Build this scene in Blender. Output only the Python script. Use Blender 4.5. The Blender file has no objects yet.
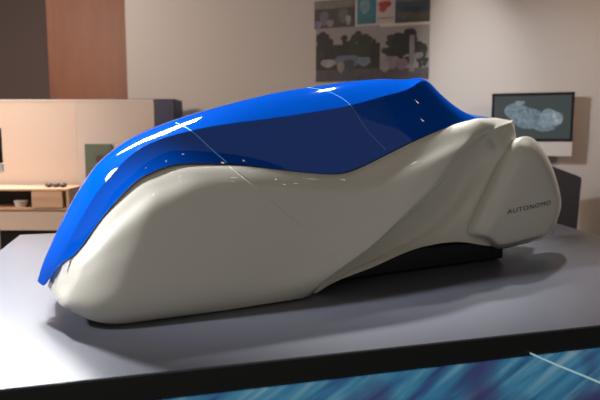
import bpy, bmesh, math, random
from mathutils import Vector, Matrix
from mathutils.bvhtree import BVHTree
random.seed(4)
C = bpy.context.scene.collection
scn = bpy.context.scene

# ------------------------------------------------------------------ camera
CAMZ = 1.27
TH = math.radians(6.4)
F = 572.0
cd = bpy.data.cameras.new('camera')
cam = bpy.data.objects.new('camera', cd); C.objects.link(cam)
cam.location = (0, 0, CAMZ)
cam.rotation_euler = (math.pi/2 - TH, 0, 0)
cd.sensor_width = 36; cd.lens = F/600*36
cd.clip_start = .05; cd.clip_end = 60
cd.dof.use_dof = True; cd.dof.focus_distance = 1.62; cd.dof.aperture_fstop = 3.4
scn.camera = cam
# ------------------------------------------------------------------ world and exposure
w = bpy.data.worlds.new('world'); scn.world = w; w.use_nodes = True
w.node_tree.nodes['Background'].inputs[0].default_value = (1.0, .95, .88, 1)
w.node_tree.nodes['Background'].inputs[1].default_value = .25
vs = scn.view_settings
vs.view_transform = 'Standard'; vs.look = 'None'; vs.exposure = 0; vs.gamma = 1
vs.use_curve_mapping = False
# ------------------------------------------------------------------ lights
def light(name, kind, loc, target, energy, color=(1, 1, 1), **kw):
    d = bpy.data.lights.new(name, kind); d.energy = energy; d.color = color
    for k, v in kw.items(): setattr(d, k, v)
    o = bpy.data.objects.new(name, d); C.objects.link(o); o.location = loc
    o.rotation_euler = (Vector(target) - Vector(loc)).to_track_quat('-Z', 'Y').to_euler()
    return o
light('key_spot', 'SPOT', (-1.9, 3.2, 2.95), (-1.0, 1.35, .9), 950, (.97, .98, 1), spot_size=math.radians(44), spot_blend=1, shadow_soft_size=.10)
strip_l = light('roof_strip', 'AREA', (-2.0, 4.05, 3.0), (-.1, 1.8, 1.3), 150, (.97, .98, 1), shape='RECTANGLE', size=2.4, size_y=.13, spread=math.radians(110))
_x = Vector((2.2, -1.0, .05)).normalized(); _z = Vector((-1.7, 2.2, 1.7)); _z = (_z - _x*_z.dot(_x)).normalized(); _y = _z.cross(_x)
strip_l.rotation_euler = Matrix((_x, _y, _z)).transposed().to_euler()
light('nose_spot', 'SPOT', (-2.3, .8, 2.6), (-.42, 1.56, 1.32), 640, (.96, .98, 1), spot_size=math.radians(34), spot_blend=1, shadow_soft_size=.10)
light('top_spot', 'SPOT', (.35, 3.1, 3.15), (.2, 2.08, 1.4), 700, (1, .98, .95), spot_size=math.radians(30), spot_blend=1, shadow_soft_size=.05)
light('tail_spot', 'SPOT', (1.2, 3.3, 3.15), (.68, 2.3, 1.4), 330, (1, .96, .9), spot_size=math.radians(30), spot_blend=1, shadow_soft_size=.05)
light('back_room_fill', 'AREA', (-3.0, 4.9, 3.1), (-2.9, 6.4, 1.4), 26, (1, .93, .88), shape='RECTANGLE', size=2.0, size_y=.8)  # unseen fill added to brighten the orange and mauve walls
light('wall_spot', 'SPOT', (-.3, 3.3, 2.2), (1.9, 4.6, 1.35), 150, (.84, .92, 1), spot_size=math.radians(52), spot_blend=1, shadow_soft_size=.05)
light('wall_pool_spot', 'SPOT', (1.0, 4.1, 3.1), (1.38, 4.78, 1.95), 44, (1, .98, .95), spot_size=math.radians(44), spot_blend=1, shadow_soft_size=.05)
light('warm_lamp', 'SPOT', (2.9, 2.6, 2.9), (2.0, 4.7, 1.2), 80, (1, .68, .46), spot_size=math.radians(80), spot_blend=1, shadow_soft_size=.12)
light('partition_fill', 'AREA', (-2.9, 2.6, 2.6), (-2.5, 4.4, 1.1), 75, (1, .80, .66), shape='RECTANGLE', size=1.0, size_y=.6)  # added area fill lifting the partition and sideboard, not a desk lamp

# ------------------------------------------------------------------ materials
def nodes(name):
    m = bpy.data.materials.new(name); m.use_nodes = True
    return m, m.node_tree, m.node_tree.nodes['Principled BSDF']
def mat(name, col, rough=.5, metal=0, coat=0, coat_rough=.05, emit=None, estr=0, spec=.5, noise=None, nscale=20, bump=0, bscale=200):
    m, nt, b = nodes(name)
    b.inputs['Base Color'].default_value = (*col, 1)
    b.inputs['Roughness'].default_value = rough
    b.inputs['Metallic'].default_value = metal
    b.inputs['Coat Weight'].default_value = coat
    b.inputs['Coat Roughness'].default_value = coat_rough
    b.inputs['Specular IOR Level'].default_value = spec
    if emit:
        b.inputs['Emission Color'].default_value = (*emit, 1); b.inputs['Emission Strength'].default_value = estr
    if noise is not None:
        tc = nt.nodes.new('ShaderNodeTexCoord'); n = nt.nodes.new('ShaderNodeTexNoise'); n.inputs['Scale'].default_value = nscale
        n.inputs['Detail'].default_value = 5
        r = nt.nodes.new('ShaderNodeMix'); r.data_type = 'RGBA'
        r.inputs[6].default_value = (*col, 1); r.inputs[7].default_value = (*noise, 1)
        nt.links.new(tc.outputs['Object'], n.inputs['Vector']); nt.links.new(n.outputs['Fac'], r.inputs[0])
        nt.links.new(r.outputs[2], b.inputs['Base Color'])
    if bump:
        tc = nt.nodes.new('ShaderNodeTexCoord'); n = nt.nodes.new('ShaderNodeTexNoise'); n.inputs['Scale'].default_value = bscale
        bp = nt.nodes.new('ShaderNodeBump'); bp.inputs['Strength'].default_value = bump; bp.inputs['Distance'].default_value = .001
        nt.links.new(tc.outputs['Object'], n.inputs['Vector']); nt.links.new(n.outputs['Fac'], bp.inputs['Height'])
        nt.links.new(bp.outputs[0], b.inputs['Normal'])
    return m
def wood(name, c1, c2, scale=3, axis_scale=(1, 14, 14)):
    m, nt, b = nodes(name)
    tc = nt.nodes.new('ShaderNodeTexCoord'); mp = nt.nodes.new('ShaderNodeMapping'); mp.inputs['Scale'].default_value = axis_scale
    n = nt.nodes.new('ShaderNodeTexNoise'); n.inputs['Scale'].default_value = scale; n.inputs['Detail'].default_value = 6
    r = nt.nodes.new('ShaderNodeValToRGB'); r.color_ramp.elements[0].position = .3; r.color_ramp.elements[1].position = .7
    r.color_ramp.elements[0].color = (*c1, 1); r.color_ramp.elements[1].color = (*c2, 1)
    nt.links.new(tc.outputs['Object'], mp.inputs[0]); nt.links.new(mp.outputs[0], n.inputs['Vector'])
    nt.links.new(n.outputs['Fac'], r.inputs[0]); nt.links.new(r.outputs[0], b.inputs['Base Color'])
    b.inputs['Roughness'].default_value = .5
    return m
M = {}
M['blue'] = mat('blue_lacquer', (.0, .078, .52), .5, coat=1, coat_rough=.03, spec=.0)
M['pearl'] = mat('pearl_white_lacquer', (.80, .77, .68), .4, coat=1, coat_rough=.04, spec=.2)
M['pearl_seam'] = mat('pearl_seam', (.82, .80, .74), .3)
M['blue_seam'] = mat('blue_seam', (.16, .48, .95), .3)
M['gap'] = mat('dark_gap', (.012, .012, .02), .6)
M['ink'] = mat('dark_lettering', (.03, .03, .03), .5)
M['table'] = mat('satin_grey_laminate', (.098, .103, .132), .28, noise=(.106, .112, .142), nscale=6, bump=.12, bscale=700)
M['black'] = mat('black_laminate', (.003, .0035, .004), .4)
M['black_gloss'] = mat('black_plastic', (.01, .01, .012), .2)
M['alu'] = mat('pale_aluminium', (.62, .58, .54), .4)
M['wall'] = mat('painted_wall', (.53, .475, .44), .8, noise=(.49, .445, .41), nscale=1.2)
M['mauve'] = mat('mauve_wall', (.23, .165, .155), .8, noise=(.21, .155, .145), nscale=2)
M['ceil'] = mat('dark_ceiling', (.10, .09, .085), .9, noise=(.08, .075, .07), nscale=2)
M['floor'] = mat('dark_floor', (.035, .033, .033), .5, noise=(.05, .045, .042), nscale=3)
M['orange'] = wood('orange_wood', (.25, .085, .035), (.30, .105, .045), 2, (8, 8, 1))
M['oak'] = wood('pale_oak', (.42, .25, .15), (.52, .33, .21), 3)
M['cream'] = mat('cream_panel', (.56, .44, .36), .7, noise=(.53, .42, .345), nscale=3)
M['pale'] = mat('pale_panel', (.52, .44, .39), .7, noise=(.50, .42, .37), nscale=3)
M['navy'] = mat('navy_cabinet', (.035, .035, .085), .5)
M['chair'] = mat('dark_grey_fabric', (.035, .03, .035), .8, noise=(.045, .04, .045), nscale=60)
M['paper'] = mat('white_paper', (.55, .50, .48), .6)
M['lamp'] = mat('lamp_glow', (1, 1, 1), .5, emit=(1, .80, .60), estr=14)
M['lampbody'] = mat('lamp_body', (.05, .05, .05), .4)

# ------------------------------------------------------------------ helpers
def tag(o, label=None, cat=None, group=None, kind=None):
    if label: o['label'] = label
    if cat: o['category'] = cat
    if group: o['group'] = group
    if kind: o['kind'] = kind
    return o
def empty(name, loc, rz=0):
    o = bpy.data.objects.new(name, None); C.objects.link(o); o.location = loc; o.rotation_euler = (0, 0, rz)
    o.empty_display_size = .1
    return o
def link(name, bm, mats, parent=None, smooth=False):
    me = bpy.data.meshes.new(name); bm.to_mesh(me); bm.free()
    if not isinstance(mats, (list, tuple)): mats = [mats]
    for m in mats: me.materials.append(m)
    if smooth:
        for p in me.polygons: p.use_smooth = True
    o = bpy.data.objects.new(name, me); C.objects.link(o)
    if parent: o.parent = parent
    return o
def box(bm, x0, x1, y0, y1, z0, z1, bev=0, mi=0):
    vs_ = [bm.verts.new((x, y, z)) for x in (x0, x1) for y in (y0, y1) for z in (z0, z1)]
    fs = [bm.faces.new([vs_[i] for i in f]) for f in ((0,1,3,2),(4,6,7,5),(0,4,5,1),(2,3,7,6),(0,2,6,4),(1,5,7,3))]
    for f in fs: f.material_index = mi
    if bev:
        es = list({e for f in fs for e in f.edges})
        r = bmesh.ops.bevel(bm, geom=es, offset=bev, segments=2, affect='EDGES', profile=.5)
        for f in r['faces']: f.material_index = mi
def boxo(name, dims, m, parent=None, bev=0):
    bm = bmesh.new(); box(bm, *dims, bev=bev); return link(name, bm, m, parent)
def prism(bm, poly, z0, z1, mi=0):
    a = [bm.verts.new((x, y, z0)) for x, y in poly]; b = [bm.verts.new((x, y, z1)) for x, y in poly]
    n = len(poly)
    fs = [bm.faces.new(a[::-1]), bm.faces.new(b)]
    for i in range(n): fs.append(bm.faces.new((a[i], a[(i+1) % n], b[(i+1) % n], b[i])))
    for f in fs: f.material_index = mi
    bmesh.ops.recalc_face_normals(bm, faces=fs)
def struct(o): o['kind'] = 'structure'; return o

def ray(px, py):
    x = (px-300)/F; y = (200-py)/F
    return Vector((x, math.cos(TH)+y*math.sin(TH), -math.sin(TH)+y*math.cos(TH)))
CAM = Vector((0, 0, CAMZ))
def on_z(px, py, z):
    r = ray(px, py); return CAM + r*((z-CAMZ)/r.z)
def on_y(px, py, y):
    r = ray(px, py); return CAM + r*(y/r.y)

TABZ = .85
# ------------------------------------------------------------------ room
struct(boxo('floor', (-6, 5.5, -.6, 8, -.1, 0), M['floor']))
struct(boxo('ceiling', (-6, 5.5, -.6, 8, 3.2, 3.3), M['ceil']))
struct(boxo('wall_left', (-6.1, -6, -.6, 8, 0, 3.2), M['mauve']))
struct(boxo('wall_right', (5.5, 5.6, -.6, 8, 0, 3.2), M['wall']))
struct(boxo('wall_back', (-6, 5.5, 8, 8.1, 0, 3.2), M['mauve']))
# angled display wall: local x along it, local -y faces the room
WROT = math.radians(-19.4)
wall_root_pt = Vector((1.87, 4.6, 0))
wd = Vector((math.cos(WROT), math.sin(WROT), 0)); wn = Vector((-wd.y, wd.x, 0))  # wn points away from camera
wall_o = boxo('wall_display', (-3.83, 3.2, 0, .12, 0, 2.63), M['wall']); struct(wall_o)
wall_o.location = wall_root_pt; wall_o.rotation_euler = (0, 0, WROT)
def on_wall(px, py, off=0.0):      # local (x, z) on the display wall, off metres in front of it
    r = ray(px, py); p0 = wall_root_pt - wn*off
    k = (p0 - CAM).dot(wn)/r.dot(wn); p = CAM + r*k
    return (p - wall_root_pt).dot(wd), p.z
# orange wood wall section on the left behind
a = on_y(48, 50, 6.6); b = on_y(140, 50, 6.6)
o = boxo('wall_panel_wood', (a.x, b.x+.3, 6.6, 6.66, 0, 3.2), M['orange']); struct(o)

# ------------------------------------------------------------------ exhibition table
def lineint(p, q, r, s):
    x1, y1 = p; x2, y2 = q; x3, y3 = r; x4, y4 = s
    d = (x1-x2)*(y3-y4)-(y1-y2)*(x3-x4)
    return (((x1*y2-y1*x2)*(x3-x4)-(x1-x2)*(x3*y4-y3*x4))/d, ((x1*y2-y1*x2)*(y3-y4)-(y1-y2)*(x3*y4-y3*x4))/d)
g = lambda x, y: tuple(on_z(x, y, TABZ)[:2])
FL, FR = g(0, 389), g(600, 325)
BL, L2 = g(20, 234.8), g(0, 250.7)
R1, R2 = g(556.5, 223.2), g(600, 236)
BR = g(523, 213.5)
cFL = lineint(FL, FR, BL, L2); cFR = lineint(FL, FR, R1, R2)
cBR = lineint(BL, BR, R1, R2)
poly = [cFL, cFR, cBR, BL]
tx = sum(p[0] for p in poly)/4; ty = sum(p[1] for p in poly)/4
table = empty('exhibition_table', (tx, ty, 0))
tag(table, 'wide grey-topped exhibition table with a black edge, carrying the car model', 'table')
loc = [(p[0]-tx, p[1]-ty) for p in poly]
bm = bmesh.new(); prism(bm, loc, TABZ-.004, TABZ); link('tabletop', bm, M['table'], table)
bm = bmesh.new(); prism(bm, loc, TABZ-.052, TABZ-.004); link('edge_band', bm, M['black'], table)
ins = [(x*.985, y*.985) for x, y in loc]
bm = bmesh.new(); prism(bm, [(x*.975, y*.975) for x, y in loc], 0, TABZ-.052); link('plinth', bm, M['black'], table)

# blue streaked printed panel filling the front of the plinth under the slab
def streak_mat():
    m, nt, b = nodes('blue_streak_print'); N = nt.nodes; L = nt.links
    tc = N.new('ShaderNodeTexCoord')
    mr = N.new('ShaderNodeMapping'); mr.inputs['Rotation'].default_value = (0, math.radians(33), 0); L.new(tc.outputs['Object'], mr.inputs[0])
    mp = N.new('ShaderNodeMapping'); mp.inputs['Scale'].default_value = (1.0, 1, 9)
    n1 = N.new('ShaderNodeTexNoise'); n1.inputs['Scale'].default_value = 3.2; n1.inputs['Detail'].default_value = 4; n1.inputs['Distortion'].default_value = .6
    r1 = N.new('ShaderNodeValToRGB'); e = r1.color_ramp.elements
    e[0].position = .32; e[0].color = (.03, .045, .16, 1); e[1].position = .72; e[1].color = (.22, .36, .46, 1)
    x = e.new(.46); x.color = (.035, .16, .30, 1)
    x = e.new(.56); x.color = (.06, .23, .36, 1)
    L.new(mr.outputs[0], mp.inputs[0]); L.new(mp.outputs[0], n1.inputs['Vector']); L.new(n1.outputs['Fac'], r1.inputs[0])
    # fade to dark purple at the right
    n2 = N.new('ShaderNodeTexNoise'); n2.inputs['Scale'].default_value = 4; L.new(tc.outputs['Object'], n2.inputs['Vector'])
    r2 = N.new('ShaderNodeValToRGB'); r2.color_ramp.elements[0].position = .52; r2.color_ramp.elements[1].position = .66
    r2.color_ramp.elements[0].color = (0, 0, 0, 1); r2.color_ramp.elements[1].color = (1, 1, 1, 1)
    L.new(n2.outputs['Fac'], r2.inputs[0])
    mx = N.new('ShaderNodeMix'); mx.data_type = 'RGBA'; mx.inputs[7].default_value = (.045, .03, .12, 1)
    L.new(r2.outputs[0], mx.inputs[0]); L.new(r1.outputs[0], mx.inputs[6])
    L.new(mx.outputs[2], b.inputs['Base Color']); b.inputs['Roughness'].default_value = .25
    L.new(mx.outputs[2], b.inputs['Emission Color']); b.inputs['Emission Strength'].default_value = .5  # emission added so the print looks brighter than its lighting
    return m
M['streak'] = streak_mat()
fa = Vector((FL[0], FL[1], 0)); fb = Vector((FR[0], FR[1], 0)); fd = (fb-fa).normalized()
fang = math.atan2(fd.y, fd.x)
scr = empty('graphic_panel', (fa.x, fa.y, 0), fang)
tag(scr, 'glossy blue streaked graphic panel in front of the table base, below the black edge', 'graphic panel')
boxo('print', (-.35, 1.9, -.006, 0, .1, TABZ-.0525), M['streak'], scr)
bm = bmesh.new()
def strip(bm, pts, w0, w1, y=-.0065, mi=0):
    vs0 = []
    for i, (x, z) in enumerate(pts):
        ww = w0+(w1-w0)*i/(len(pts)-1)
        vs0.append((bm.verts.new((x, y, z-ww)), bm.verts.new((x, y, z+ww))))
    for i in range(len(pts)-1):
        f = bm.faces.new((vs0[i][0], vs0[i+1][0], vs0[i+1][1], vs0[i][1])); f.material_index = mi
def on_front(px, py):
    r = ray(px, py); nn = Vector((-fd.y, fd.x, 0)); k = (fa-CAM).dot(nn)/r.dot(nn); p = CAM+r*k
    return (p-fa).dot(fd), p.z
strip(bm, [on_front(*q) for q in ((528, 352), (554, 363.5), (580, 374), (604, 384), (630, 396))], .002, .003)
link('light_streak', bm, mat('pale_streak', (.5, .72, .76), .3, emit=(.4, .65, .7), estr=.45), scr)  # pale streak of the print, brightened by added emission
boxo('frame', (-.36, 1.91, -.0061, .0, .08, .1), M['black'], scr)

# ------------------------------------------------------------------ car model
PHI = math.radians(28.0); T0 = .18
u_ = Vector((math.cos(PHI), math.sin(PHI), 0)); n_ = Vector((-math.sin(PHI), math.cos(PHI), 0))
O = on_z(110, 323.5, TABZ + .008); O.z = TABZ
S0 = .65
base = O + u_*S0 + n_*T0
car = empty('car_model', base, PHI)
tag(car, 'large glossy concept car scale model, white body with sweeping blue canopy, on the grey tabletop', 'car model')
def P(px, py, t):                                   # pixel + lateral offset -> local point of the model
    r = ray(px, py); k = (O - CAM + n_*t).dot(n_)/r.dot(n_); p = CAM + r*k - O
    return Vector((p.dot(u_)-S0, t-T0, p.z))
CAML = Vector(((CAM-base).dot(u_), (CAM-base).dot(n_), CAMZ-TABZ))
def local_ray(px, py):
    r = ray(px, py); return Vector((r.dot(u_), r.dot(n_), r.z)).normalized()

def cspline(pts, n, par=None):                      # natural cubic through pts (Vectors), n samples
    m = len(pts)
    if par is None:
        par = [0]
        for i in range(1, m): par.append(par[-1] + max((pts[i]-pts[i-1]).length, 1e-6)**.75)
        par = [p/par[-1] for p in par]
    out = []; D = len(pts[0]); coefs = []
    h = [par[i+1]-par[i] for i in range(m-1)]
    for d in range(D):
        y = [p[d] for p in pts]
        al = [0]*m; l = [1]*m; mu = [0]*m; z = [0]*m; c = [0]*m
        for i in range(1, m-1):
            a = 3/h[i]*(y[i+1]-y[i]) - 3/h[i-1]*(y[i]-y[i-1])
            l[i] = 2*(par[i+1]-par[i-1]) - h[i-1]*mu[i-1]; mu[i] = h[i]/l[i]; z[i] = (a-h[i-1]*z[i-1])/l[i]
        for j in range(m-2, -1, -1): c[j] = z[j]-mu[j]*c[j+1]
        coefs.append([(y[j], (y[j+1]-y[j])/h[j]-h[j]*(c[j+1]+2*c[j])/3, c[j], (c[j+1]-c[j])/(3*h[j])) for j in range(m-1)])
    ts = [i/(n-1) for i in range(n)] if isinstance(n, int) else n
    for t in ts:
        j = 0
        while j < m-2 and t > par[j+1]: j += 1
        x = t-par[j]
        out.append(Vector([co[j][0]+co[j][1]*x+co[j][2]*x*x+co[j][3]*x**3 for co in coefs]))
    return out
def curve(pts, n, uniform=True):                    # pts (px,py,t); uniform keeps station correspondence
    v = [P(*p) for p in pts]
    par = [i/(len(v)-1) for i in range(len(v))] if uniform else None
    return cspline(v, n, par)

def grid_mesh(bm, rows, flip=False, mirror=False, mi=0):
    g_ = [[bm.verts.new((p.x, -p.y if mirror else p.y, max(p.z, .003))) for p in r] for r in rows]
    for i in range(len(rows)-1):
        for j in range(len(rows[0])-1):
            q = (g_[i][j], g_[i][j+1], g_[i+1][j+1], g_[i+1][j])
            if flip != mirror: q = q[::-1]
            f = bm.faces.new(q); f.material_index = mi; f.smooth = True
    return g_
near_bms = []
def near_tree(rowsets):
    vs1, fs1 = [], []
    for rows in rowsets:
        b0 = len(vs1); nc = len(rows[0])
        for r in rows: vs1 += [p.copy() for p in r]
        for i in range(len(rows)-1):
            for j in range(nc-1):
                a = b0+i*nc+j; fs1.append((a, a+1, a+nc+1, a+nc))
    return BVHTree.FromPolygons(vs1, fs1)
def orient(rows):   # True when the quads need flipping so the near side faces -y
    s = 0
    for i in range(0, len(rows)-1, 2):
        for j in range(0, len(rows[0])-1, 2):
            s += (rows[i][j+1]-rows[i][j]).cross(rows[i+1][j]-rows[i][j]).y
    return s > 0

# --- canopy: centre crest, shoulder crease, lower edge (nose to tail)
Cc = [(37.5,281),(41,269),(46,256.5),(52,243),(57.5,231.5),(69.5,207.5),(81,188),(94.5,168),(110,153.3),(131,138.5),(158,125.8),(195,113.3),(235,102.3),(278,92.2),(318,85.8),(352,81.3),(385,79),(408,79),(427,81.5),(455,108),(499,118)]
Kc = [(43,285.8),(50.5,275),(58,263),(66,248.5),(74.5,231),(87,208.5),(98.5,190),(112,174.5),(127,158.5),(148,144.5),(175,134.7),(208,127),(245,121.5),(285,116.2),(320,110.8),(352,104.9),(385,95.8),(411,87.5),(429.5,83),(459,111),(497,118)]
Lc = [(46,284),(53,273.8),(61.5,263.5),(72,256.5),(82.5,245),(100,220.5),(117,200),(135,182),(150,173),(172,165),(200,163.2),(240,164.5),(280,169.5),(320,173.5),(348,171.5),(378,158.5),(410,142.5),(438,130.5),(462,122.3),(484,118.7),(498,118)]
Kt = [.140,.12,.100,.088,.08,.074,.072,.066,.060,.057,.055,.054,.054,.056,.060,.066,.078,.100,.135,.15,.17]
Lt = [.135,.11,.085,.062,.05,.042,.036,.032,.030,.030,.030,.031,.034,.040,.045,.05,.052,.056,.066,.10,.15]
NU = 121
c_ = curve([(x, y, T0) for x, y in Cc], NU)
k_ = curve([(x, y, t) for (x, y), t in zip(Kc, Kt)], NU)
l_ = curve([(x, y, t) for (x, y), t in zip(Lc, Lt)], NU)
NT = 12
top_rows = []
for i in range(NT+1):
    v = i/NT; row = []
    for j in range(NU):
        c, k = c_[j], k_[j]; wz = 1-v**1.6
        p = Vector((k.x+(c.x-k.x)*wz, k.y+(c.y-k.y)*(1-v), k.z+(c.z-k.z)*wz)); row.append(p)
    top_rows.append(row)
side_rows = []
for i in range(NT+1):
    v = i/NT; row = []
    for j in range(NU):
        uu = j/(NU-1); bl = -.002*min(1, uu*5)*min(1, (1-uu)*5)
        p = k_[j].lerp(l_[j], v); p = Vector((p.x, p.y - bl*4*v*(1-v), p.z)); row.append(p)
    side_rows.append(row)
bm = bmesh.new()
for mir in (False, True):
    grid_mesh(bm, top_rows, orient(top_rows), mir); grid_mesh(bm, side_rows, orient(side_rows), mir)
bmesh.ops.remove_doubles(bm, verts=bm.verts, dist=.0004)
for e in bm.edges:
    if len(e.link_faces) == 2 and e.calc_face_angle(0) > math.radians(14): e.smooth = False
canopy = link('canopy', bm, M['blue'], car)
# dark parting line just below the blue edge is a slim seal
for mir in (False, True):
    bm = bmesh.new()
    pts = [Vector((p.x, (-1 if mir else 1)*(p.y-.0005), p.z-.0012)) for p in l_[2*6:116]]
    # slim tube
    prev = None
    for i, p in enumerate(pts):
        tg = (pts[min(i+1, len(pts)-1)]-pts[max(i-1, 0)]).normalized()
        a1 = tg.cross(Vector((0, 1, 0))).normalized(); a2 = tg.cross(a1)
        ring = [bm.verts.new(p + (a1*math.cos(q*math.pi/3)+a2*math.sin(q*math.pi/3))*.0015) for q in range(6)]
        if prev:
            for q in range(6): bm.faces.new((prev[q], prev[(q+1) % 6], ring[(q+1) % 6], ring[q])).smooth = True
        prev = ring
    o = link('canopy_seal', bm, M['gap'], car); o['label'] = 'dark seal line between blue canopy and white body'

# --- coons patch
def coons(top, bot, left, right, nu, nv, disp):
    T = cspline([P(*p) for p in top], nu, [i/(len(top)-1) for i in range(len(top))])
    B = cspline([P(*p) for p in bot], nu, [i/(len(bot)-1) for i in range(len(bot))])
    L = cspline([P(*p) for p in left], nv); R = cspline([P(*p) for p in right], nv)
    rows = []
    for i in range(nv):
        v = i/(nv-1); row = []
        for j in range(nu):
            uu = j/(nu-1)
            p = T[j]*(1-v)+B[j]*v + L[i]*(1-uu)+R[i]*uu - (T[0]*(1-uu)*(1-v)+T[-1]*uu*(1-v)+B[0]*(1-uu)*v+B[-1]*uu*v)
            row.append(p + disp(uu, v))
        rows.append(row)
    return rows
topA = [(63,262.5,.088),(73,255.5,.064),(84,243.5,.052),(100,220.5,.044),(117,200,.040),(135,182,.038),(150,173,.038),(172,165,.038),(200,163.2,.038),(240,164.5,.039),(280,169.5,.042),(320,173.5,.047),(350,170.5,.050),(386,154.5,.052),(425,135.7,.055),(455,124.2,.060),(473,119.3,.066)]
botA = [(55,297,.080),(59,303,.056),(66,308,.038),(76,313.5,.024),(88,319,.012),(101,322.5,.004),(115,323.8,0),(131,323,-.002),(152,321,-.005),(178,317.3,-.008),(207,313,-.011),(236,308.5,-.013),(262,304.5,-.014),(283,301.3,-.014),(297,299,-.012),(304,298,-.008),(310,296.5,0)]
leftA = [(63,262.5,.088),(61,272,.086),(56,286,.084),(55,297,.080)]
rightA = [(473,119.3,.066),(482,122,.055),(487,128,.047),(484,135,.04),(467,151,.034),(447,178,.028),(420,203,.022),(380,239,.012),(335,271.5,.002),(310,296.5,0)]
def dispA(uu, v):
    e = min(1, uu*9); e = e*e*(3-2*e); r = min(1, (1-uu)*14)
    sh = (1-(1-v)**7)*(1-v**14)*(1 if v < 1 else 0) if 0 < v < 1 else 0
    waist = 1-.45*math.exp(-((uu-.72)/.16)**2)
    return Vector((0, -(.034*e*waist*r)*sh, 0))
vsamp = 41
A = coons(topA, botA, leftA, rightA, 121, 61, dispA)
flA = orient(A)
for mir in (False, True):
    bm = bmesh.new(); grid_mesh(bm, A, flA, mir)
    # return flange inwards all round gives the shell its thickness
    edge = [r for r in ([A[i][-1] for i in range(len(A))],)]
    inner = [Vector((p.x-.004, p.y+.030, p.z)) for p in edge[0]]
    grid_mesh(bm, [edge[0], inner], orient([edge[0], inner]), mir)
    bi = [Vector((p.x, p.y+.03, p.z+.002)) for p in A[-1]]
    grid_mesh(bm, [A[-1], bi], False, mir)
    bmesh.ops.remove_doubles(bm, verts=bm.verts, dist=.0002)
    for e in bm.edges:
        if len(e.link_faces) == 2 and e.calc_face_angle(0) > math.radians(35): e.smooth = False
    link('side_panel', bm, M['pearl'], car)
# --- nose face
lc = cspline([P(*p) for p in leftA], 16)
cc2 = cspline([P(*p) for p in ((57,265,T0),(53,273,T0),(49,282,T0),(48,286.5,T0))], 16)
nrows = []
for i in range(9):
    v = i/8; nrows.append([lc[j].lerp(cc2[j], v) for j in range(16)])
bm = bmesh.new()
for mir in (False, True): grid_mesh(bm, nrows, orient(nrows), mir)
bmesh.ops.remove_doubles(bm, verts=bm.verts, dist=.0003)
link('nose_face', bm, M['pearl'], car)
for mir in (False, True):                               # pierced grille insert beside the beak
    bm = bmesh.new(); sgn = -1 if mir else 1
    q = [P(65,261.5,.080), P(70.5,259,.066), P(68,270,.062), P(64.5,283,.066), P(62,283,.078), P(62.5,272,.083)]
    q = [Vector((p.x-.0008, sgn*(p.y-.0015), p.z)) for p in q]
    q2 = [p + Vector((.004, sgn*.012, 0)) for p in q]
    a1 = [bm.verts.new(p) for p in q]; a2 = [bm.verts.new(p) for p in q2]
    bm.faces.new(a1); bm.faces.new(a2[::-1])
    for i in range(6): bm.faces.new((a1[i], a1[(i+1) % 6], a2[(i+1) % 6], a2[i]))
    bmesh.ops.recalc_face_normals(bm, faces=bm.faces)
    o = link('nose_grille', bm, mat('grille_white', (.80, .78, .74), .45, noise=(.6, .6, .6), nscale=260, bump=1, bscale=600), car)
    o['label'] = 'matt finely pierced grille insert beside the blue beak'

# --- inner body: recess behind the side panel, tail, wheel arch lip
colsB = [
 [(306,297,.012),(307,297.3,.013),(308,297.6,.013),(309,298,.014),(310,298.3,.014)],
 [(328,275,.020),(331,278,.030),(333,279,.034),(334,280,.030),(336,281.5,.022)],
 [(370,245,.026),(380,254,.070),(378,259,.064),(372,263,.045),(373,267,.030)],
 [(410,211,.040),(424,226,.095),(418,240,.080),(412,247,.058),(408,251.5,.036)],
 [(436,187,.043),(452,196,.110),(447,222,.080),(443,237,.062),(440,243.3,.045)],
 [(458,161,.046),(471,169,.112),(466,205,.078),(465,234,.068),(466,242.5,.052)],
 [(479,140,.050),(487,149,.092),(486,195,.068),(488,233,.064),(490,246,.06)],
 [(489,133,.056),(499,150,.064),(505,195,.066),(506,233,.066),(508,244,.066)],
 [(498,127,.062),(512,150,.072),(523,195,.08),(522,225,.085),(522,238,.085)],
 [(511,122.5,.085),(514.5,128,.10),(517,140,.11),(530,200,.12),(532,230,.12)],
 [(511,121.5,.18),(514.5,127,.18),(517,140,.18),(530,200,.18),(532,230,.18)]]
ncol = len(colsB)
cols = [cspline([P(*p) for p in c], 33, [0, .25, .55, .82, 1]) for c in colsB]
par = [i/(ncol-1) for i in range(ncol)]
B = [cspline([cols[k][i] for k in range(ncol)], 81, par) for i in range(33)]
# lip turned under along the arch
lip = [Vector((p.x, p.y+.02, p.z-.001)) for p in B[-1]]; lip2 = [Vector((p.x, 0, p.z+.02)) for p in B[-1]]
B.append(lip); B.append(lip2)
bm = bmesh.new()
for mir in (False, True): grid_mesh(bm, B, orient(B), mir)
# tail deck
rE = [(468,121.5,.068),(476,119.0,.074),(484,118.2,.09),(492,117.9,.12),(500,118.3,.15),(511,121.5,.18)]
rE2 = [(475,139,.050),(482,136,.053),(489,133,.056),(494,129.5,.059),(498,127,.062),(511,122.5,.085)]
e1 = cspline([P(*p) for p in rE], 30, [i/5 for i in range(6)]); e2 = cspline([P(*p) for p in rE2], 30, [i/5 for i in range(6)])
E_ = []
for i in range(13):
    v = i/12; E_.append([e1[j].lerp(e2[j], v) + Vector((0, -.008*4*v*(1-v), .006*4*v*(1-v))) for j in range(30)])
cE = [Vector((p.x, 0, p.z+.002)) for p in e1]
E_ = [cE] + E_
for mir in (False, True): grid_mesh(bm, E_, orient(E_), mir)
bmesh.ops.remove_doubles(bm, verts=bm.verts, dist=.0004)
for e in bm.edges:
    if len(e.link_faces) == 2 and e.calc_face_angle(0) > math.radians(40): e.smooth = False
link('rear_body', bm, M['pearl'], car)

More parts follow.
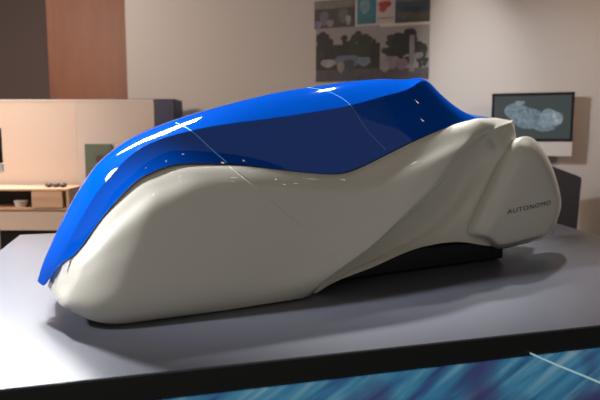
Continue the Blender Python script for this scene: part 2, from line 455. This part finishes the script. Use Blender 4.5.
# --- rear wheel fairings
outer = [(467,233),(472,217),(480,200),(489,182),(497,165),(505,150),(513,141),(522,136.8),(532,138),(541,146.5),(549,160),(556,178),(561,199),(560,212),(556,225),(549,237),(527,243),(500,248.8),(488,243.5),(477,238)]
inner = [(486,232),(490,218),(496,203),(503,188),(510,174),(517,163),(524,156),(530,153),(536,155),(541,161),(546,171),(551,184),(555,200),(554.5,211),(551,223),(545,232),(525,238.5),(503,243.5),(496,240),(490,236)]
def closed(pts, n): 
    v = [P(*p) for p in pts]; m = len(v)
    ext = v[-4:]+v+v[:5]; tot = m
    parx = [(i-4)/m for i in range(len(ext))]
    mn = parx[0]; sc_ = parx[-1]-mn
    ts = [((k/n)-mn)/sc_ for k in range(n)]
    return cspline(ext, ts, [(q-mn)/sc_ for q in parx])
NP_ = 96
def ins_(f, tt): 
    cx_, cy_ = 520, 200
    return [((x-cx_)*f+cx_, (y-cy_)*f+cy_, tt) for x, y in inner]
rings = [closed([((x-520)*.93+520, (y-198)*.93+198, .125) for x, y in outer], NP_),
         closed([(x, y, .085) for x, y in outer], NP_), closed([(x, y, .070) for x, y in outer], NP_)]
mid1 = [((a[0]*.72+b[0]*.28), (a[1]*.72+b[1]*.28), .046) for a, b in zip(outer, inner)]
mid2 = [((a[0]*.36+b[0]*.64), (a[1]*.36+b[1]*.64), .031) for a, b in zip(outer, inner)]
rings += [closed(mid1, NP_), closed(mid2, NP_), closed([(x, y, .023) for x, y in inner], NP_), closed(ins_(.85, .019), NP_), closed(ins_(.5, .015), NP_), closed(ins_(.2, .0135), NP_)]
# refine radially
fine = []
for k in range(NP_):
    fine.append(cspline([r[k] for r in rings], 40, [0, .1, .18, .34, .48, .6, .7, .86, 1]))
pod_rows = [[fine[k % NP_][i] for k in range(NP_+1)] for i in range(40)]
cen = sum(pod_rows[-1][:NP_], Vector())/NP_
pod_rows.append([cen.copy() for k in range(NP_+1)])
fl = orient(pod_rows[10:-1])
for mir in (False, True):
    bm = bmesh.new(); gg = grid_mesh(bm, pod_rows, fl, mir)
    bmesh.ops.remove_doubles(bm, verts=bm.verts, dist=.00005)
    be = [e for e in bm.edges if e.is_boundary]
    bmesh.ops.holes_fill(bm, edges=be, sides=0)
    bmesh.ops.recalc_face_normals(bm, faces=bm.faces)
    for f in bm.faces: f.smooth = True
    pod = link('rear_wheel_fairing', bm, M['pearl'], car)
    # wheel tucked under the fairing, carrying the tail on the tabletop
    bm = bmesh.new(); sgn = -1 if mir else 1
    wc = P(503, 232, .12)
    bmesh.ops.create_cone(bm, cap_ends=True, segments=40, radius1=.022, radius2=.022, depth=.03,
        matrix=Matrix.Translation((wc.x, sgn*.02, .0225)) @ Matrix.Rotation(math.pi/2, 4, 'X'))
    bmesh.ops.bevel(bm, geom=[e for e in bm.edges if e.calc_face_angle(0) > 1], offset=.006, segments=2, affect='EDGES')
    link('wheel', bm, M['black'], car)
bm = bmesh.new(); box(bm, -.52, .66, -.09, .09, .004, .075, bev=.006); link('shade_block', bm, M['black'], car)  # black block added to stop light leaking through and darken the arch

# --- fairing lettering, laid onto the curved fairing
podtree = near_tree([pod_rows])
tc_ = bpy.data.curves.new('lettering', 'FONT'); tc_.body = 'AUTONOMO'; tc_.size = 1; tc_.space_character = 1.15; tc_.resolution_u = 3
to = bpy.data.objects.new('tmp', tc_); C.objects.link(to)
bpy.context.view_layer.update()
dg = bpy.context.evaluated_depsgraph_get(); tm = bpy.data.meshes.new_from_object(to.evaluated_get(dg))
bpy.data.objects.remove(to)
bm = bmesh.new(); bm.from_mesh(tm)
xs = [v.co.x for v in bm.verts]; x0, x1 = min(xs), max(xs); ys = [v.co.y for v in bm.verts]; y0, y1 = min(ys), max(ys)
bmesh.ops.triangulate(bm, faces=bm.faces)
bmesh.ops.subdivide_edges(bm, edges=bm.edges, cuts=2)
a0, a1_ = P(505.5, 214, .02), P(550, 204.5, .02); hh = (P(528, 204, .02)-P(528, 208.6, .02)).z
for v in bm.verts:
    fx = (v.co.x-x0)/(x1-x0); fy = (v.co.y-y0)/(y1-y0)
    p = a0.lerp(a1_, fx); z = p.z + fy*hh
    ys_ = []
    for jx, jz in ((0, 0), (.0017, .0003), (-.0013, -.0011), (.0005, -.0023)):
        hit = podtree.ray_cast(Vector((p.x+jx, -1, z+jz)), Vector((0, 1, 0)))
        if hit[0]: ys_.append(hit[0].y)
    y = min(ys_) - .0012
    v.co = (p.x, y, z)
o = link('lettering', bm, M['ink'], car); o['label'] = 'small dark AUTONOMO lettering on the rear fairing'

# --- panel seams drawn on the surfaces
tree = near_tree([top_rows, side_rows, A])
def seam(pts, m, r=.0012, name='panel_seam'):
    v2 = cspline([Vector((x, y)) for x, y in pts], 60)
    hits = []
    for q in v2:
        h = tree.ray_cast(CAML, local_ray(q[0], q[1]))
        if h[0]: hits.append(h[0] + h[1]*(.0003 if h[1].dot(local_ray(q[0], q[1])) < 0 else -.0003))
    for sgn in (1, -1):
        bm = bmesh.new(); prev = None
        for i, p in enumerate(hits):
            tg = (hits[min(i+1, len(hits)-1)]-hits[max(i-1, 0)]).normalized()
            a1 = tg.cross(Vector((0, 1, 0))).normalized(); a2 = tg.cross(a1)
            ring = []
            for k in range(6):
                w_ = p + (a1*math.cos(k*math.pi/3)+a2*math.sin(k*math.pi/3))*r
                ring.append(bm.verts.new((w_.x, w_.y*sgn, w_.z)))
            if prev:
                for k in range(6): bm.faces.new((prev[k], prev[(k+1) % 6], ring[(k+1) % 6], ring[k]))
            prev = ring
        link(name, bm, m, car)
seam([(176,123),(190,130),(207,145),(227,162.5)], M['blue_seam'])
seam([(229,166),(250,183),(275,204),(303,227)], M['pearl_seam'])
seam([(322,246),(330,253),(337,262)], M['pearl_seam'], .0007)
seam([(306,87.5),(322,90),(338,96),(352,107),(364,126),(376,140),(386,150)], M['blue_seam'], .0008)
seam([(389,154),(398,160),(408,165.5)], M['pearl_seam'], .0008)

# ------------------------------------------------------------------ desktop computer on the display wall
mx0, mz0 = on_wall(492, 93.5, .12); mx1, mz1 = on_wall(571.8, 156.5, .12); _, mzs = on_wall(533, 141.5, .12)
mac = empty('desktop_computer', wall_root_pt + wd*((mx0+mx1)/2) - wn*.12 + Vector((0, 0, mz1)), WROT)
tag(mac, 'wall-mounted all-in-one computer with black screen border and pale chin, behind the model tail', 'computer')
hw = (mx1-mx0)/2; sz = mzs-mz1; tz = mz0-mz1
boxo('body', (-hw, hw, 0, .025, 0, tz), M['alu'], mac, bev=.004)
boxo('bezel', (-hw+.001, hw-.001, -.004, 0, sz, tz-.001), M['black_gloss'], mac)
sm, nt, b = nodes('screen_glow'); N = nt.nodes; L = nt.links
b.inputs['Base Color'].default_value = (.01, .012, .012, 1); b.inputs['Roughness'].default_value = .3
b.inputs['Emission Color'].default_value = (.10, .125, .13, 1); b.inputs['Emission Strength'].default_value = .35
so = boxo('screen', (-hw+.022, hw-.022, -.006, -.004, sz+.022, tz-.024), sm, mac)
def ellipse(bm, cx, cz, rx, rz, rot, y, mi, n=28):
    c = bm.verts.new((cx, y, cz)); r = []
    for i in range(n):
        a = 2*math.pi*i/n; ex, ez = rx*math.cos(a), rz*math.sin(a)*(1+.15*math.sin(3*a))
        r.append(bm.verts.new((cx+ex*math.cos(rot)-ez*math.sin(rot), y, cz+ex*math.sin(rot)+ez*math.cos(rot))))
    for i in range(n):
        f = bm.faces.new((c, r[(i+1) % n], r[i])); f.material_index = mi
def glow(n, c, s=1.0):
    m_, nt_, b_ = nodes(n); tc = nt_.nodes.new('ShaderNodeTexCoord'); nn = nt_.nodes.new('ShaderNodeTexNoise'); nn.inputs['Scale'].default_value = 22
    nn.inputs['Detail'].default_value = 6; nn.inputs['Distortion'].default_value = 1.5
    r = nt_.nodes.new('ShaderNodeValToRGB'); r.color_ramp.elements[0].position = .35; r.color_ramp.elements[1].position = .65
    r.color_ramp.elements[0].color = (c[0]*.45, c[1]*.45, c[2]*.45, 1); r.color_ramp.elements[1].color = (*c, 1)
    nt_.links.new(tc.outputs['Object'], nn.inputs['Vector']); nt_.links.new(nn.outputs['Fac'], r.inputs[0]); nt_.links.new(r.outputs[0], b_.inputs['Emission Color'])
    b_.inputs['Base Color'].default_value = (0, 0, 0, 1); b_.inputs['Emission Strength'].default_value = s
    return m_
bm = bmesh.new()
scz = (sz+tz)/2; kx = 2*hw/80.
ellipse(bm, -6*kx, scz+1*kx, 22*kx, 11*kx, -.35, -.0065, 0)
ellipse(bm, 19*kx, scz-1*kx, 11*kx, 9*kx, -.4, -.0067, 1)
ellipse(bm, 10*kx, scz-9*kx, 13*kx, 5*kx, -.2, -.0069, 0)
ellipse(bm, -12*kx, scz+15*kx, 5*kx, 2.2*kx, 0, -.0071, 0)
ellipse(bm, 24*kx, scz+0*kx, 4*kx, 4*kx, 0, -.0073, 2)
o = link('screen_picture', bm, [glow('ghost_blue', (.25, .34, .40), .7), glow('ghost_pale', (.33, .42, .47), .7), glow('ghost_bright', (.5, .58, .62), .7)], mac)
o['label'] = 'ghosted grey-blue vehicle picture on the screen'
boxo('wall_bracket', (-.1, .1, .025, .119, tz*.4, tz*.8), M['black_gloss'], mac)

# ------------------------------------------------------------------ dark chair near the display wall
dx, dy = ray(566, 180).x, ray(566, 180).y
cy = 4.2
cp = on_y(562, 200, cy)
chair = empty('office_chair', (cp.x, cp.y, 0), math.radians(-8))
tag(chair, 'dark grey high-backed office chair standing behind the tail end of the table', 'chair')
def zz(py): return on_y(566, py, cy).z
bm = bmesh.new()
ztop = zz(167); zr = zz(177); zb = .50
pf = [(-.22, ztop), (-.08, ztop+.004), (.122, zr), (.105, zb), (-.20, zb)]
f1 = [bm.verts.new((x, -.03, z)) for x, z in pf]; f2 = [bm.verts.new((x, .03, z)) for x, z in pf]
bm.faces.new(f1); bm.faces.new(f2[::-1])
for i in range(len(pf)): bm.faces.new((f1[i], f2[i], f2[(i+1) % len(pf)], f1[(i+1) % len(pf)]))
bmesh.ops.recalc_face_normals(bm, faces=bm.faces)
bmesh.ops.bevel(bm, geom=list(bm.edges), offset=.008, segments=2, affect='EDGES')
link('backrest', bm, M['chair'], chair)
bm = bmesh.new(); box(bm, -.24, .14, -.46, .02, .43, .50, bev=.02); link('seat', bm, M['chair'], chair)
for x, y in ((-.21, -.05), (.11, -.05), (-.21, -.42), (.11, -.42)):
    bm = bmesh.new(); box(bm, x-.014, x+.014, y-.014, y+.014, 0, .43, bev=.003); link('leg', bm, M['black_gloss'], chair)

# ------------------------------------------------------------------ prints pinned on the display wall
def pic_mats(): return None
def print_thing(name, px0, py0, px1, py1, label, bg, shapes, cat='print', off=.004):
    xa, za = on_wall(px0, py0, off); xb, zb_ = on_wall(px1, py1, off)
    root = empty(name, wall_root_pt + wd*((xa+xb)/2) - wn*off + Vector((0, 0, min(za, zb_))), WROT)
    tag(root, label, cat, 'prints pinned to the display wall')
    hw_ = (xb-xa)/2; h_ = abs(za-zb_)
    boxo('sheet', (-hw_, hw_, -.001, .003, 0, h_), mat('sheet_'+str(px0), bg, .6), root)
    bm = bmesh.new(); ms = []
    for i, (kind, cx, cz, rx, rz, col) in enumerate(shapes):
        ms.append(mat('picture_tone', col, .6, noise=tuple(c*.25 for c in col), nscale=16))
        y = -.0015-.0003*i
        X = -hw_+cx*2*hw_; Z = cz*h_; RX = rx*2*hw_; RZ = rz*h_
        if kind == 't':                       # leafy crown: a cluster of small tufts
            for q in range(26):
                aa, rr = random.uniform(0, 6.283), random.random()**.6
                tx_, tz_ = X+math.cos(aa)*rr*RX*.85, Z+math.sin(aa)*rr*RZ*.85
                ux = min(RX*random.uniform(.2, .38), hw_-abs(tx_)); uz = min(RZ*random.uniform(.2, .36), tz_, h_-tz_)
                if ux > 0 and uz > 0: ellipse(bm, tx_, tz_, ux, uz*.86, 0, y-.00001*q, i, 12)
        elif kind == 'e': 
            RX = min(RX, hw_-abs(X)) if abs(X) < hw_ else RX; RZ = min(RZ, Z, h_-Z)
            ellipse(bm, X, Z, RX*.93, RZ*.86, 0, y, i)
        else:
            q = [bm.verts.new((a_, y, b_)) for a_, b_ in ((X-RX, Z-RZ), (X+RX, Z-RZ), (X+RX, Z+RZ), (X-RX, Z+RZ))]
            bm.faces.new(q).material_index = i
    link('printed_picture', bm, ms, root)
    return root
DK = (.018, .018, .016); GR = (.03, .034, .02); PL = (.24, .215, .21); WH = (.42, .40, .40)
print_thing('photo_print', 314.5, 1.5, 354.5, 26.5, 'small dark photo print with pale figures, leftmost of the upper row on the display wall', (.05, .045, .045),
  [('r', .5, .85, .5, .15, (.26, .23, .22)), ('e', .25, .38, .12, .3, (.2, .18, .22)), ('e', .72, .45, .14, .3, (.16, .15, .15)), ('e', .4, .18, .1, .15, (.3, .28, .3)), ('e', .85, .25, .07, .2, (.4, .38, .36)), ('e', .1, .15, .1, .15, (.3, .25, .4))])
print_thing('poster_sheet', 357.5, -3, 375.5, 23.3, 'narrow teal poster sheet in the upper row on the display wall', (.03, .16, .20), [('e', .4, .65, .32, .3, (.22, .38, .42)), ('r', .5, .10, .48, .09, (.05, .20, .24))])
print_thing('poster_sheet', 376.5, -3, 395, 22.3, 'narrow pale poster sheet with a red splash in the upper row on the display wall', (.40, .34, .33), [('e', .45, .70, .38, .16, (.50, .05, .045)), ('e', .35, .52, .22, .12, (.50, .08, .06)), ('r', .5, .18, .4, .02, (.2, .18, .18))])
print_thing('photo_print', 395.5, -3, 429.8, 21, 'small dark landscape photo print, rightmost of the upper row on the display wall', (.04, .05, .06), [('r', .5, .9, .5, .1, (.12, .16, .2)), ('e', .25, .3, .22, .15, (.12, .10, .12)), ('r', .72, .2, .26, .12, (.11, .10, .05)), ('e', .55, .5, .4, .12, (.03, .05, .09))])
print_thing('photo_print', 316, 29, 379.5, 79.5, 'large photo print of a pale streamlined vehicle before dark trees, left of the lower pair', PL,
  [('r', .5, .42, .5, .26, GR), ('t', .15, .66, .15, .33, DK), ('t', .45, .60, .16, .24, DK), ('t', .72, .62, .20, .30, GR), ('t', .93, .55, .09, .2, DK), ('r', .5, .10, .5, .11, (.10, .09, .11)),
   ('e', .50, .36, .22, .15, (.16, .20, .27)), ('e', .52, .30, .1, .12, (.06, .08, .1)), ('e', .20, .34, .13, .09, WH), ('e', .76, .35, .11, .10, (.22, .27, .33)), ('e', .40, .26, .06, .12, (.34, .31, .28))])
print_thing('photo_print', 379.8, 27.2, 428.5, 78.5, 'large photo print of a pale vehicle beside a round tree, right of the lower pair', PL,
  [('t', .35, .55, .35, .32, GR), ('t', .55, .60, .33, .33, DK), ('t', .85, .45, .14, .25, GR), ('r', .5, .10, .5, .11, (.11, .09, .11)), ('r', .66, .48, .05, .34, (.30, .27, .27)), ('e', .25, .34, .18, .14, (.30, .25, .26)), ('e', .45, .30, .15, .12, (.26, .20, .22)), ('e', .12, .26, .1, .12, (.35, .33, .36)), ('e', .80, .44, .1, .07, (.26, .26, .30))])

# ------------------------------------------------------------------ left background: partition, picture, sideboard, navy cabinet
PY = 4.3
def xy(px, py, y=PY): p = on_y(px, py, y); return p.x, p.z
x0, zt = xy(-60, 99.5); x1, _ = xy(153.5, 99.5); xm, _ = xy(75, 99)
part = empty('partition_screen', ((x0+x1)/2, PY, 0))
tag(part, 'low warm cream partition screen behind the oak sideboard', 'partition')
cxp = (x0+x1)/2
boxo('panel', (x0-cxp, xm-cxp, 0, .04, .02, zt-.012), M['cream'], part)
boxo('panel', (xm-cxp+.001, x1-cxp, 0, .04, .02, zt-.012), M['pale'], part)
boxo('top_rail', (x0-cxp, x1-cxp, -.003, .043, zt-.012, zt), M['paper'], part)
boxo('foot_rail', (x0-cxp, x1-cxp, -.05, .09, 0, .02), M['alu'], part)
# framed portrait leaning on the partition
px0, pz1 = xy(83.5, 144, PY-.03); px1, pz0 = xy(113, 196, PY-.03)
pic = empty('portrait_print', ((px0+px1)/2, PY-.012, pz0))
tag(pic, 'small portrait picture of a person against green, fixed to the cream partition', 'picture')
hw_ = (px1-px0)/2; h_ = pz1-pz0
boxo('sheet', (-hw_, hw_, 0, .01, 0, h_), mat('portrait_ground', (.10, .125, .085), .6, noise=(.07, .09, .07), nscale=12), pic)
bm = bmesh.new()
ellipse(bm, .02, h_*.30, hw_*.62, h_*.26, 0, -.001, 1); ellipse(bm, .015, h_*.60, hw_*.34, h_*.17, 0, -.0015, 0); ellipse(bm, .015, h_*.70, hw_*.36, h_*.10, 0, -.002, 2)
link('printed_figure', bm, [mat('skin_tone', (.22, .10, .07), .6), mat('dark_clothing', (.05, .035, .06), .6), mat('hair_tone', (.07, .035, .02), .6)], pic)
# sideboard
SY = 3.95
sx0, sz1 = xy(-50, 181.5, SY); sx1, _ = xy(68.5, 190, SY)
z_s = xy(30, 191, SY)[1]; z_b = xy(30, 208, SY)[1]; z_low = xy(30, 230.5, SY)[1]
side = empty('sideboard', ((sx0+sx1)/2, SY, 0))
tag(side, 'pale oak sideboard with open shelf and drawer, in front of the cream partition', 'sideboard')
c0 = (sx0+sx1)/2; w_ = (sx1-sx0)/2
D2 = .30
boxo('top', (-w_, w_, 0, D2, z_s, z_s+.016), M['oak'], side, bev=.002)
boxo('side_board', (w_-.018, w_, 0, D2, z_b, z_s), M['oak'], side)
boxo('side_board', (-w_, -w_+.018, 0, D2, z_b, z_s), M['oak'], side)
boxo('back_board', (-w_+.018, w_-.018, D2-.01, D2, z_b, z_s), M['floor'], side)
boxo('shelf_board', (-w_, w_, 0, D2, z_b-.014, z_b), M['oak'], side)
da, _ = xy(32, 200, SY); db, _ = xy(62.5, 200, SY)
d = boxo('drawer', (da-c0, db-c0, -.006, D2-.02, z_b+.003, z_s-.004), M['oak'], side)
boxo('cabinet_base', (-w_, w_, .01, D2-.01, z_low, z_b-.014), M['cream'], side)
boxo('plinth', (-w_+.02, w_-.02, .03, D2-.03, 0, z_low), M['black'], side)
bx_, bz_ = xy(17, 203, SY)
bm = bmesh.new(); bmesh.ops.create_cone(bm, cap_ends=True, segments=24, radius1=.035, radius2=.048, depth=.045)
o = link('bowl', bm, M['paper'], None, False); o.location = (bx_, SY+.06, z_b+.0235); tag(o, 'small pale bowl inside the open shelf of the oak sideboard', 'bowl')
gx, gz = xy(50, 188, SY)
bm = bmesh.new()
for k in range(3):
    bmesh.ops.create_icosphere(bm, subdivisions=2, radius=.022, matrix=Matrix.Translation((-.05+k*.05, 0, .018)) @ Matrix.Diagonal((1.3, 1, .8, 1)))
o = link('desk_ornament', bm, mat('dark_bronze', (.06, .04, .03), .5)); o.location = (gx, SY+.1, z_s+.016); tag(o, 'small dark lumpy ornament lying on top of the oak sideboard', 'ornament')
# white monitor edge at the far left
ex, ez0 = xy(3, 172, 3.3); _, ez1 = xy(0, 128, 3.3); _, ezm = xy(0, 163, 3.3)
mon = empty('desktop_monitor', (ex-.26, 3.3, ez0-.10))
tag(mon, 'black-screened monitor with pale lower edge, cut off by the left border of the view', 'monitor')
boxo('bezel', (-.26, .255, 0, .02, ezm-ez0+.10, ez1-ez0+.10), M['black_gloss'], mon, bev=.003)
boxo('chin', (-.26, .26, 0, .02, .10, ezm-ez0+.0999), M['alu'], mon, bev=.003)
boxo('stand', (-.06, .06, .02, .035, .006, .25), M['alu'], mon)
boxo('foot', (-.12, .12, -.06, .12, 0, .006), M['alu'], mon)
mdz = ez0-.10
md = empty('side_table', (ex-.30, 3.35, 0)); tag(md, 'narrow oak side table carrying the monitor at the left border', 'table')
boxo('top', (-.35, .13, -.2, .2, mdz-.03, mdz), M['oak'], md)
for sx in (-.33, .11):
    for sy in (-.18, .18): boxo('leg', (sx-.02, sx+.02, sy-.02, sy+.02, 0, mdz-.03), M['oak'], md)
# navy cabinet behind the partition
nx0, nz1 = xy(152, 99.5, 5.2); nx1, _ = xy(176.5, 99.5, 5.2)
nv = empty('storage_cabinet', ((nx0+nx1)/2, 5.1, 0)); tag(nv, 'tall dark navy storage cabinet between the cream partition and the display wall', 'cabinet')
hw_ = (nx1-nx0)/2
boxo('carcass', (-hw_-.3, hw_, .02, .35, 0, nz1), M['navy'], nv); boxo('door', (-hw_-.3, hw_-.004, 0, .0195, .05, nz1-.004), M['navy'], nv)

# ------------------------------------------------------------------ ceiling spotlights whose glints show in the lacquer
for k in range(8):                                      # two broken lines of short linear lamps
    x, y = (-3.1+(k % 4)*.75, .95 if k < 4 else .45)
    root = empty('linear_ceiling_lamp', (x, y, 3.2)); tag(root, 'slim linear ceiling lamp above the visitors, out of the view', 'ceiling light', 'linear lamps above the table')
    boxo('housing', (-.28, .28, -.03, .03, -.05, 0), M['lampbody'], root); boxo('diffuser', (-.27, .27, -.012, .012, -.056, -.0505), M['lamp'], root)
spots = []
for ix in range(6):
    for iy in range(3): spots.append((-.3+ix*.75+(iy % 2)*.3, -.2+iy*.75+(ix % 2)*.25))
for i, (x, y) in enumerate(spots):
    root = empty('ceiling_spotlight', (x, y, 3.2)); tag(root, 'small round ceiling spotlight set above the visitors, out of the view', 'ceiling light', 'ceiling spotlights above the table')
    bm = bmesh.new(); bmesh.ops.create_cone(bm, cap_ends=True, segments=20, radius1=.05, radius2=.05, depth=.06, matrix=Matrix.Translation((0, 0, -.03))); link('housing', bm, M['lampbody'], root)
    bm = bmesh.new(); bmesh.ops.create_circle(bm, cap_ends=True, segments=20, radius=.035, matrix=Matrix.Translation((0, 0, -.061))); link('bulb', bm, M['lamp'], root)
